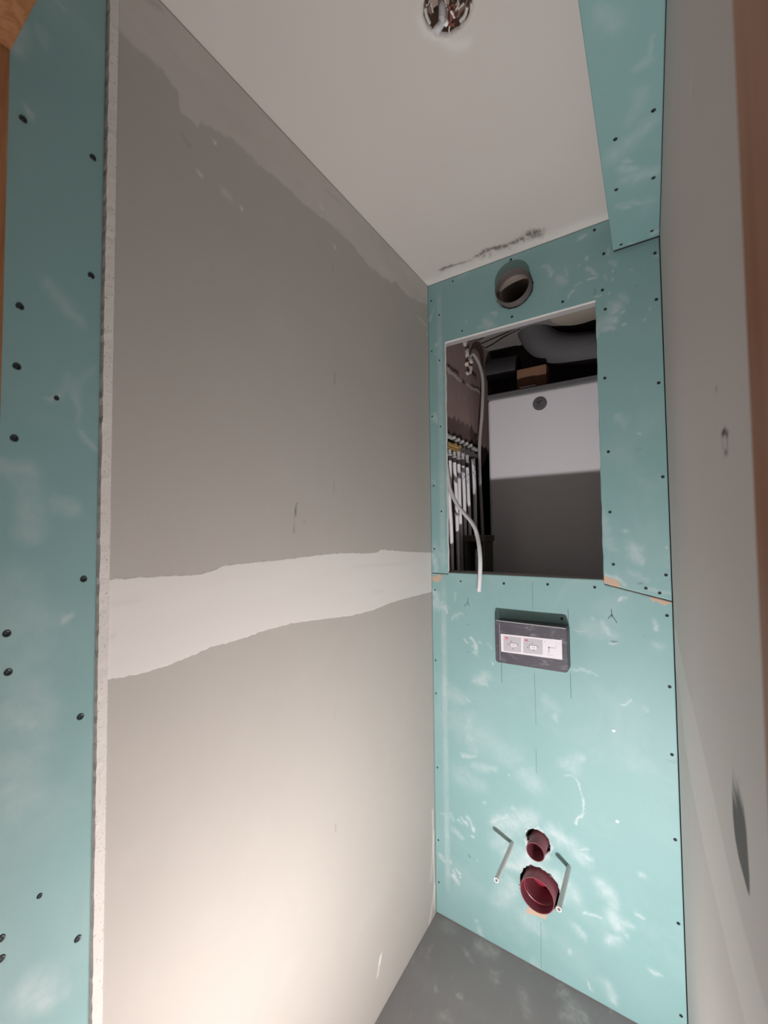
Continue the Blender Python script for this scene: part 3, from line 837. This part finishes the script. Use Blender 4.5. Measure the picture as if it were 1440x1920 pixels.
# mortar lumps where the conduit leaves the wall
def lump(name, c, r, parent, seed):
    bm = bmesh.new(); bmesh.ops.create_icosphere(bm, subdivisions=2, radius=1)
    r_ = random.Random(seed)
    for v in bm.verts:
        k = .75 + .5 * r_.random()
        v.co = Vector((v.co.x * r[0] * k, v.co.y * r[1] * k, v.co.z * r[2] * k)) + Vector(c)
    return bm_obj(name, bm, M_MORTAR, parent)
for i, (x, y, ry, rz) in enumerate([(872, 642, .016, .016), (876, 662, .014, .024), (883, 676, .018, .014), (882, 692, .016, .022), (875, 683, .012, .010), (877, 700, .014, .008)]):
    p = on_x(x, y, XL + .006)
    lump('mortar', (p.x, p.y, p.z), (.010, ry, rz), wsl, i)

# ventilation unit with grey top cover and round emblem
UX0, UX1, UY, UZ = -.660, -.045, 1.947, 2.086
unit = empty('ventilation_unit', (-.35, UY, .95))
tag(unit, 'white enamelled appliance cabinet with dark round emblem seen through wall opening', 'appliance')
box('body', UX0, UX1, UY, SY1 - .02, .95, UZ + .004, M_WHITE, unit, .018, 5)
box('top_cover', UX0 - .001, UX1 + .001, UY - .001, SY1 - .02, UZ - .002, UZ + .024, M_DGREY, unit, .004, 2)
em = lathe_y('emblem', [(.0001, UY - .003), (.028, UY - .003), (.031, UY - .0022), (.0315, UY + .001)], -.4125, 2.0258, M_EMBLEM, unit, 32)
# the mark printed on the emblem: two short stems under an arched bar, a line below
def flat_prints(name, quads, y, mat, parent):
    for q in quads: flat_print(name, [q], y, mat, parent)
def flat_print(name, quads, y, mat, parent):
    V, Fc = [], []
    for q in quads:
        i = len(V)
        for (x, z) in q: V.append((x, y, z))
        Fc.append(tuple(range(i, i + len(q))))
    return mesh_obj(name, V, Fc, mat, parent)
ex, ez = -.4125, 2.0258
flat_prints('emblem_print', [[(ex - .014, ez + .006), (ex + .012, ez + .009), (ex + .012, ez + .013), (ex - .014, ez + .011)],
                            [(ex - .012, ez - .004), (ex - .008, ez - .004), (ex - .008, ez + .008), (ex - .012, ez + .008)],
                            [(ex - .004, ez - .006), (ex + .001, ez - .006), (ex + .001, ez + .009), (ex - .004, ez + .009)],
                            [(ex - .016, ez - .014), (ex + .016, ez - .012), (ex + .016, ez - .010), (ex - .016, ez - .011)]], UY - .0032, M_EMBLEMD, em)

# ducts and box above the unit
bend = tube('bent_duct', [on_y(978, 560, 2.08), on_y(993, 602, 2.09), on_y(1012, 637, 2.10), on_y(1050, 655, 2.10), on_y(1120, 653, 2.10), on_y(1220, 645, 2.10)], .075, M_DUCT, None, 28)
tag(bend, 'dark grey round foam duct bending right above the white appliance', 'duct')
cz = on_y(1080, 606, 1.95).z
cr = lathe_y('vertical_duct', [(.0001, cz), (.104, cz), (.112, cz + .006), (.112, H - .002)], -.232, 1.865, M_CREAM, None, 40, ax='z')
tag(cr, 'cream round duct end hanging at the top right of the opening', 'duct')
bd = tube('horizontal_duct', [Vector((XL + .012, 2.15, 2.303)), on_y(972, 690, 2.15)], .062, M_BLACK, None, 28)
tag(bd, 'short black wrapped duct left of the cardboard box in the shaft', 'duct')
cb = empty('cardboard_box', (-.46, 2.03, UZ + .024))
tag(cb, 'small brown cardboard box lying on top of the white appliance', 'box')
box('carton', -.532, -.396, 2.02, 2.085, UZ + .0245, 2.2305, M_CARD, cb, .001)
box('flap', -.530, -.455, 1.982, 2.018, UZ + .0245, UZ + .032, M_CARD, cb, .001)
wedge = box('foam_scrap', -.505, -.43, 1.955, 1.979, UZ + .0245, UZ + .037, M_DGREY, None, .004)
tag(wedge, 'small grey foam scrap lying in front of the cardboard box', 'scrap')

# cables under the shaft ceiling, each its own
cab = [[(878, 650), (905, 636), (940, 622), (985, 605)], [(884, 655), (915, 641), (950, 626), (990, 607)], [(890, 662), (920, 650), (945, 634), (975, 619)], [(905, 632), (925, 628), (958, 618), (985, 610)]]
names = ['topmost', 'second', 'lowest', 'thin upper']
cl = ['grey cable running along the shaft ceiling, starting nearest the mortar lumps', 'grey cable under the shaft ceiling, middle of the bundle', 'lowest grey cable of the bundle under the shaft ceiling', 'short grey cable closest to the top edge of the opening']
for i, c in enumerate(cab):
    o = tube('cable', [on_z(x, y, H - .008 - .002 * i) for x, y in c], .0042, M_CABLE, None, 8)
    tag(o, cl[i], 'cable', 'cables under the shaft ceiling')

# grey conduit along the brown wall
cA = tube('conduit', [Vector((XL + .004, 1.865, 2.272)), on_y(886, 664, 1.885), on_y(895, 675, 1.90), on_y(901, 690, 1.91), on_y(904.5, 706, 1.915), on_y(905.5, 726, 1.92), on_y(905, 745, 1.92), on_y(903.4, 779, 1.92), on_y(901.5, 800, 1.92), on_y(899.5, 825, 1.92), on_y(898.7, 860, 1.92), on_y(900, 901, 1.92), on_y(902, 940, 1.92), on_y(905, 1010, 1.92), on_y(906, 1080, 1.92)], .0080, M_CONDUIT, None, 14)
tag(cA, 'grey conduit curving down beside the white appliance from the mortar lumps', 'conduit')
# hanging conduit that comes out over the sill
pB = [(837, 872, 1.530), (841, 905, 1.528), (846.5, 924, 1.524), (857, 946, 1.516), (870, 962, 1.505), (882, 976, 1.493), (890.5, 990, 1.482), (895.5, 1007, 1.470), (898.7, 1026, 1.452), (900.4, 1050, 1.4385), (900.2, 1074, 1.4345), (899, 1096, 1.434), (897.8, 1109, 1.434)]
cB = empty('hanging_conduit', on_y(*pB[-1]))
tag(cB, 'white flexible conduit curving out of the opening with its cut end over the sill', 'conduit')
tube('tube', [on_y(*q) for q in pB], .0078, M_HOSE, cB, 16, inner=.0062)

# white water pipes with fittings, on a manifold
PXP = [[(843.5, 863), (844, 892), (842.5, 925), (843.5, 950), (845.5, 978), (847, 1017), (848, 1075)],
       [(852, 866.7), (853, 888), (855, 915), (856.3, 954), (857.3, 983), (858.3, 1017), (860, 1075)],
       [(860, 869.6), (861, 897), (862, 938), (863, 968), (864.5, 997), (867, 1075)],
       [(868, 873), (869.3, 900), (870.9, 938), (872, 988), (875, 1075)],
       [(876, 876), (877.5, 905), (878.8, 938), (880, 959), (883, 1075)],
       [(887, 860), (889, 897), (890.4, 934), (890.8, 959), (893, 1075)]]
PL = ['white water pipe nearest the left edge of the opening', 'second white water pipe from the left, held by a clip', 'third white water pipe from the left, with a blue smudge near its top', 'fourth white water pipe from the left, with short blue handwriting',
      'fifth white water pipe from the left, with blue handwriting', 'thickest white water pipe, rightmost of the row, with long blue handwriting']
PX = XL + .026
for i, pp in enumerate(PXP):
    root_p = on_x(*pp[0], PX)
    base = on_x(*pp[-1], PX)
    e = empty('water_pipe', (base.x, base.y, .75)); tag(e, PL[i], 'pipe', 'white water pipes in the shaft')
    path = [on_x(x, y, PX) for x, y in pp]
    path.append(Vector((base.x, base.y + (path[-1].y - path[-2].y) * .4, 1.02)))
    path.append(Vector((base.x, base.y + (path[-2].y - path[-3].y) * .6, .75)))
    r = .0092 if i == 5 else .0080
    # keep the vertical direction straight
    tube('pipe', path, r, M_PIPEW, e, 12, n=5)
    t = path[0]
    if i < 5:
        tube('ferrule', [t + Vector((0, 0, -.002)), t + Vector((0, 0, .018))], r * 1.08, M_FERR, e, 12)
        tube('collar', [t + Vector((0, 0, .018)), t + Vector((0, 0, .025))], r * 1.25, M_CHROME if i != 3 else M_FERR, e, 12)
        tube('nipple', [t + Vector((0, 0, .025)), t + Vector((0, 0, .034)), t + Vector((0, 0, .046))], [.0085] + [.0075] * 15 + [.006], M_CHROME, e, 12)
    else:
        tube('ferrule', [t + Vector((0, 0, -.002)), t + Vector((0, 0, .020))], r * .9, M_FERR, e, 12)
    if i == 1:
        c2 = on_x(857, 965, PX)
        cl_ = tube('clip', [c2 + Vector((0, 0, -.006)), c2 + Vector((0, 0, .006))], r * 1.35, M_STEEL, e, 12)
        tube('clip_screw', [c2 + Vector((.004, 0, 0)), c2 + Vector((.004, -.030, .001))], .0028, M_STEEL, cl_, 8)
    if i >= 2:
        # marker handwriting: short strokes wrapped on the side that faces the room
        r_ = random.Random(40 + i)
        z_top = on_x(pp[0][0], pp[0][1] + (18 if i == 2 else 6), PX).z; z_len = {2: .022, 3: .05, 4: .055, 5: .085}[i]
        V, Fc = [], []
        def on_pipe(z, a):
            # pipe axis at this height
            k = min(range(len(path)), key=lambda q: abs(path[q].z - z))
            k2 = min(k + 1, len(path) - 1) if path[k].z > z else max(k - 1, 0)
            den = path[k2].z - path[k].z
            tt = 0 if abs(den) < 1e-6 else (z - path[k].z) / den
            c = path[k].lerp(path[k2], tt)
            return Vector((c.x + (r + .0007) * math.cos(a), c.y + (r + .0007) * math.sin(a), z))
        zc = z_top
        while zc > z_top - z_len:
            a0 = -1.15 + r_.uniform(-.5, .5); a1 = a0 + r_.uniform(-.8, .8); z1 = zc - r_.uniform(.003, .010)
            p0, p1 = on_pipe(zc, a0), on_pipe(z1, a1)
            k = len(V)
            for s_ in (-1, 1):
                V.append(p0 + Vector((0, 0, .0011 * s_))); V.append(p1 + Vector((0, 0, .0011 * s_)))
            Fc.append((k, k + 1, k + 3, k + 2))
            zc -= r_.uniform(.002, .005)
        mesh_obj('handwriting', V, Fc, M_BLUE, e)

man = empty('pipe_manifold', (PX, 1.68, 1.79)); tag(man, 'brass and nickel pipe manifold with valves above the white water pipes', 'manifold')
tops = [on_x(*pp[0], PX) for pp in PXP]
zA = tops[0].z + .072; zB = tops[5].z + .012
bar0 = Vector((PX + .002, tops[0].y - .045, tops[0].z + .062)); bar1 = Vector((PX + .002, tops[5].y + .03, tops[4].z + .066))
tube('bar', [bar0, bar0.lerp(bar1, .42)], .0135, M_BRASS, man, 14)
tube('bar', [bar0.lerp(bar1, .42), bar1], .0125, M_FERR, man, 14)
tube('return_bar', [bar0 + Vector((.002, 0, .036)), bar1 + Vector((.002, 0, .030))], .0105, M_STEEL, man, 14)
for i in range(5):
    t = tops[i]
    zb = bar0.lerp(bar1, (t.y - bar0.y) / (bar1.y - bar0.y)).z
    vb = tube('valve', [Vector((PX, t.y, t.z + .044)), Vector((PX, t.y, zb))], .0088, M_BRASS if i < 2 else M_CHROME, man, 10)
    tube('knob', [Vector((PX + .012, t.y, zb)), Vector((PX + .030, t.y, zb + .001))], .0105 if i > 1 else .008, M_FERR if i > 1 else M_BRASS, vb, 12)
    tube('bracket_nut', [Vector((PX + .008, t.y + .012, zb + .035)), Vector((PX + .020, t.y + .012, zb + .035))], .0075, M_CHROME, man, 8)
tube('outlet', [tops[5] + Vector((0, 0, .018)), Vector((PX, tops[5].y, bar1.z))], .008, M_FERR, man, 10)

# dark casing low in the shaft with a fitting inside
mb = empty('meter_casing', (-.70, 1.80, .9)); tag(mb, 'dark olive casing with overhanging lid low in the shaft behind the pipes', 'casing')
mx0, mx1 = -.668, -.590
my = 1.66
lid0 = on_y(864, 1004, my); lid1 = on_y(911, 1016, my)
box('lid', lid0.x + .012, lid1.x, my - .012, 1.775, lid1.z, lid0.z, M_OLIVE, mb, .004)
box('side_panel', lid0.x + .016, lid0.x + .028, my, 1.765, .9, lid1.z, M_OLIVE, mb, .001)
box('side_panel', lid1.x - .016, lid1.x - .005, my, 1.765, .9, lid1.z, M_OLIVE, mb, .001)
box('back_panel', lid0.x + .028, lid1.x - .016, 1.753, 1.765, .9, lid1.z, M_OLIVE, mb, .001)
fx = (lid0.x + lid1.x) / 2
tube('fitting', [Vector((fx, 1.70, .9)), Vector((fx, 1.70, 1.33)), Vector((fx, 1.70, 1.352))], .009, M_CHROME, mb, 10)
tube('fitting', [Vector((fx + .03, 1.71, .9)), Vector((fx + .03, 1.71, 1.34)), Vector((fx + .03, 1.71, 1.36))], .008, M_DGREY, mb, 10)

# ------------------------------------------------------------------ fittings on the back wall
# extract pipe
vp = empty('vent_pipe', (VENT[0], D, VENT[1]))
tag(vp, 'round grey extract pipe stub sticking out of the green wall above the opening', 'vent pipe')
lathe_y('pipe', [(.0615, D + .12), (.0615, D - .0275), (.0605, D - .0290), (.0585, D - .0290), (.0575, D - .0275), (.0575, D + .12)], VENT[0], VENT[1], M_VENT, vp, 48)
lathe_y('inner_sleeve', [(.0570, D + .004), (.0520, D + .003), (.0505, D + .008), (.0505, D + .16)], VENT[0], VENT[1], M_VENTIN, vp, 48)
lathe_y('damper', [(.0001, D + .155), (.0505, D + .150)], VENT[0], VENT[1], M_HOLE, vp, 32)

# cistern access box with the assembly label
BXa, BXb, BZa, BZb, BY = -.4640, -.2320, .9990, 1.1420, D - .045
fb = empty('access_box', (-.348, D, 1.07))
tag(fb, 'dark grey plaster-smeared cistern access box with printed white label on the green wall', 'access box')
def rounded_box(name, x0, x1, z0, z1, y0, y1, r, mat, parent, slope=0.004):
    pts = []
    for cx, cz_, a0 in ((x1 - r, z1 - r, 0), (x0 + r, z1 - r, 90), (x0 + r, z0 + r, 180), (x1 - r, z0 + r, 270)):
        for k in range(6):
            a = math.radians(a0 + 90 * k / 5)
            pts.append((cx + r * math.cos(a), cz_ + r * math.sin(a)))
    n = len(pts); V = []; Fc = []
    cxm, czm = (x0 + x1) / 2, (z0 + z1) / 2
    def sc(p, k): return (cxm + (p[0] - cxm) * k, czm + (p[1] - czm) * k)
    layers = [(y1, 1.0), (y0 + .002, 1.0), (y0, .988)]
    for (y, k) in layers:
        for p in pts:
            q = sc(p, k); V.append((q[0], y, q[1] + slope * (q[0] - cxm) / (x1 - x0)))
    for L in range(len(layers) - 1):
        for k in range(n):
            k2 = (k + 1) % n
            Fc.append((L * n + k, L * n + k2, (L + 1) * n + k2, (L + 1) * n + k))
    Fc.append(tuple(range((len(layers) - 1) * n, len(layers) * n)))
    o = mesh_obj(name, V, Fc, mat, parent)
    bm = bmesh.new(); bm.from_mesh(o.data); bmesh.ops.recalc_face_normals(bm, faces=bm.faces); bm.to_mesh(o.data); bm.free()
    return o
rounded_box('cover', BXa, BXb, BZa, BZb, BY, D, .011, M_BOX, fb)
# raised inner fold lines of the cover
box('fold', BXa + .016, BXa + .0172, BY - .0008, BY + .001, BZa + .006, BZb - .008, M_STEEL, fb)
box('fold', BXa + .004, BXb - .004, BY - .0010, BY + .001, BZb - .0035, BZb - .001, M_STEEL, fb)
la = [on_y(939, 1188, BY), on_y(1053.5, 1200, BY), on_y(1054.5, 1237, BY), on_y(940, 1221.5, BY)]
lb = mesh_obj('label', [(p.x, BY - .0016, p.z) for p in la] + [(p.x, BY - .0002, p.z) for p in la],
              [(3, 2, 1, 0), (0, 1, 5, 4), (1, 2, 6, 5), (2, 3, 7, 6), (3, 0, 4, 7)], M_PAPER, fb)
LBY = BY - .0016
def lp(x, y):
    p = on_y(x, y, LBY - .0002); return (p.x, p.z)
def px_quad(x0, y0, x1, y1, sk=.105):
    return [lp(x0, y1 + (x0 - 939) * 0), lp(x1, y1 + (x1 - x0) * sk), lp(x1, y0 + (x1 - x0) * sk), lp(x0, y0)]
flat_prints('label_panel', [px_quad(944, 1192, 977, 1220), px_quad(981, 1196, 1017.5, 1224)], LBY - .0001, M_PRINT, lb)
flat_prints('label_number', [px_quad(946, 1193, 953, 1199), px_quad(983, 1198, 990, 1203)], LBY - .0002, M_PRINTP, lb)
flat_prints('label_window', [px_quad(957, 1205.5, 968, 1212), px_quad(993, 1209.5, 1006, 1217)], LBY - .0003, M_PAPER, lb)
dk = []
for (x, y) in [(958.5, 1202), (952.5, 1207.5), (971, 1208.5), (961.5, 1216), (998, 1206), (989, 1213.5), (1008, 1212.5), (1000.5, 1219)]:
    dk.append([lp(x - 1.1, y + .9), lp(x + 1.1, y + 1.1), lp(x, y - 1.2)])
dk += [px_quad(949, 1194.5, 951, 1197), px_quad(986, 1199, 988.5, 1201.5)]
dk += [px_quad(956.5, 1205, 968.5, 1205.8), px_quad(956, 1205, 956.8, 1212), px_quad(992.5, 1209, 1006.5, 1209.8), px_quad(992.3, 1209, 993, 1217), px_quad(960, 1209, 966, 1209.6), px_quad(997, 1213.4, 1003.5, 1214)]
flat_prints('label_arrow', dk, LBY - .0004, M_PRINTD, lb)
flat_prints('label_diagram', [px_quad(1027.5, 1213, 1042, 1214.6), px_quad(1028, 1213, 1030.5, 1224), px_quad(1042, 1209, 1043, 1213), px_quad(1040, 1205, 1049, 1205.6), px_quad(1025, 1227, 1036, 1227.8), px_quad(1020, 1202, 1022.5, 1204)], LBY - .0002, M_PRINT, lb)

# maroon flush pipe and drain connection
def pipe_stub(name, label, c, ro, ri, out, back, collar):
    e = empty(name, (c[0], D, c[1])); tag(e, label, 'pipe')
    lathe_y('pipe', [(ro, D + back), (ro, D - out + .001), (ro - .0006, D - out), (ri + .0004, D - out), (ri, D - out + .0015), (ri, D + .010), (ri - .003, D + .013), (ri - .003, D + back)], c[0], c[1], M_RED, e, 44)
    if collar:
        lathe_y('seal_ring', [(ri - .0006, D + .002), (ri - .0032, D + .0035), (ri - .0032, D + .0065), (ri - .0006, D + .008)], c[0], c[1], M_REDIN, e, 44)
    lathe_y('end_wall', [(.0001, D + back - .01), (ri - .002, D + back - .012)], c[0], c[1], M_REDIN, e, 32)
    return e
pipe_stub('flush_pipe', 'smaller maroon flush pipe stub, the upper of the two in the green wall', (FLUSH[0] + .002, FLUSH[1] - .001), .0290, .0262, .048, .12, False)
pipe_stub('drain_pipe', 'large maroon drain pipe stub just below the smaller maroon pipe', (DRAIN[0] - .003, DRAIN[1] - .004), .0540, .0510, .030, .085, True)
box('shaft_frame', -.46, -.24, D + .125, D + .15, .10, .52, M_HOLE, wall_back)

# two grey sleeves over the toilet fixing rods
for (b, L, lab) in [(bk(961, 1581), .176, 'grey fixing sleeve sticking out left of the maroon pipes'), (bk(1067, 1626), .172, 'grey fixing sleeve sticking out right of the maroon pipes')]:
    e = empty('fixing_sleeve', (b.x, D, b.z)); tag(e, lab, 'sleeve', 'fixing sleeves of the toilet frame')
    tube('sleeve', [Vector((b.x, D + .02, b.z)), Vector((b.x, D - L, b.z))], .0072, M_SLEEVE, e, 16, inner=.0050)
    tube('rod', [Vector((b.x, D + .02, b.z)), Vector((b.x, D - L + .012, b.z))], .0046, M_SLEEVEIN, e, 12)

# ------------------------------------------------------------------ ragged lamp outlet in the ceiling
co = empty('ceiling_outlet', (HOLE[0], HOLE[1], H)); tag(co, 'ragged round lamp outlet hole in the ceiling with wires and a white conduit end', 'outlet')
lathe_y('cavity', [(.056, H + .013), (.058, H + .03), (.050, H + .062), (.0001, H + .066)], HOLE[0], HOLE[1], M_CAV, co, 32, jag=.05, ax='z')
hz = lambda x, y, dz: on_z(x, y, H + dz)
tube('conduit_end', [hz(828, 4, .05), hz(829, 14, .035), hz(829, 30, .022), hz(827, 44, .012), hz(820, 54, .003), hz(815, 62, -.003)], .0072, M_HOSE, co, 12, ridge=.05)
tube('filler_lump', [hz(838, 45, .010), hz(834, 40, .010)], .005, M_PLUG, co, 8)
WR = [([(842, 10), (846, 30), (844, 44), (852, 46)], M_WIRER, .003, .02), ([(850, 8), (856, 24), (850, 34)], M_WIRER, .0028, .03), ([(808, 6), (810, 14), (812, 24)], M_WIREW, .0014, .012), ([(805, 2), (803, 8), (800, 10)], M_WIREW, .0014, .012),
      ([(834, -4), (836, 6), (837, 12)], M_WIREW, .0018, .015), ([(858, 2), (860, 8), (854, 20)], M_WIREW, .0018, .014), ([(870, 6), (862, 14), (860, 16)], M_WIREW, .0022, .012), ([(876, 12), (872, 28), (862, 40)], M_WIREW, .0034, .008), ([(797, 14), (800, 30), (806, 44)], M_WIREW, .0030, .006), ([(843, 48), (842, 58), (845, 64)], M_WIREW, .0016, .006), ([(845, 20), (852, 32), (850, 31)], M_PLUG, .0018, .01), ([(884, 4), (883, 24), (876, 40)], M_WIREW, .0035, .006)]
for pts, m, r, dz in WR:
    tube('wire', [hz(x, y, dz * (1 - .25 * k)) for k, (x, y) in enumerate(pts)], r, m, co, 8, n=5)
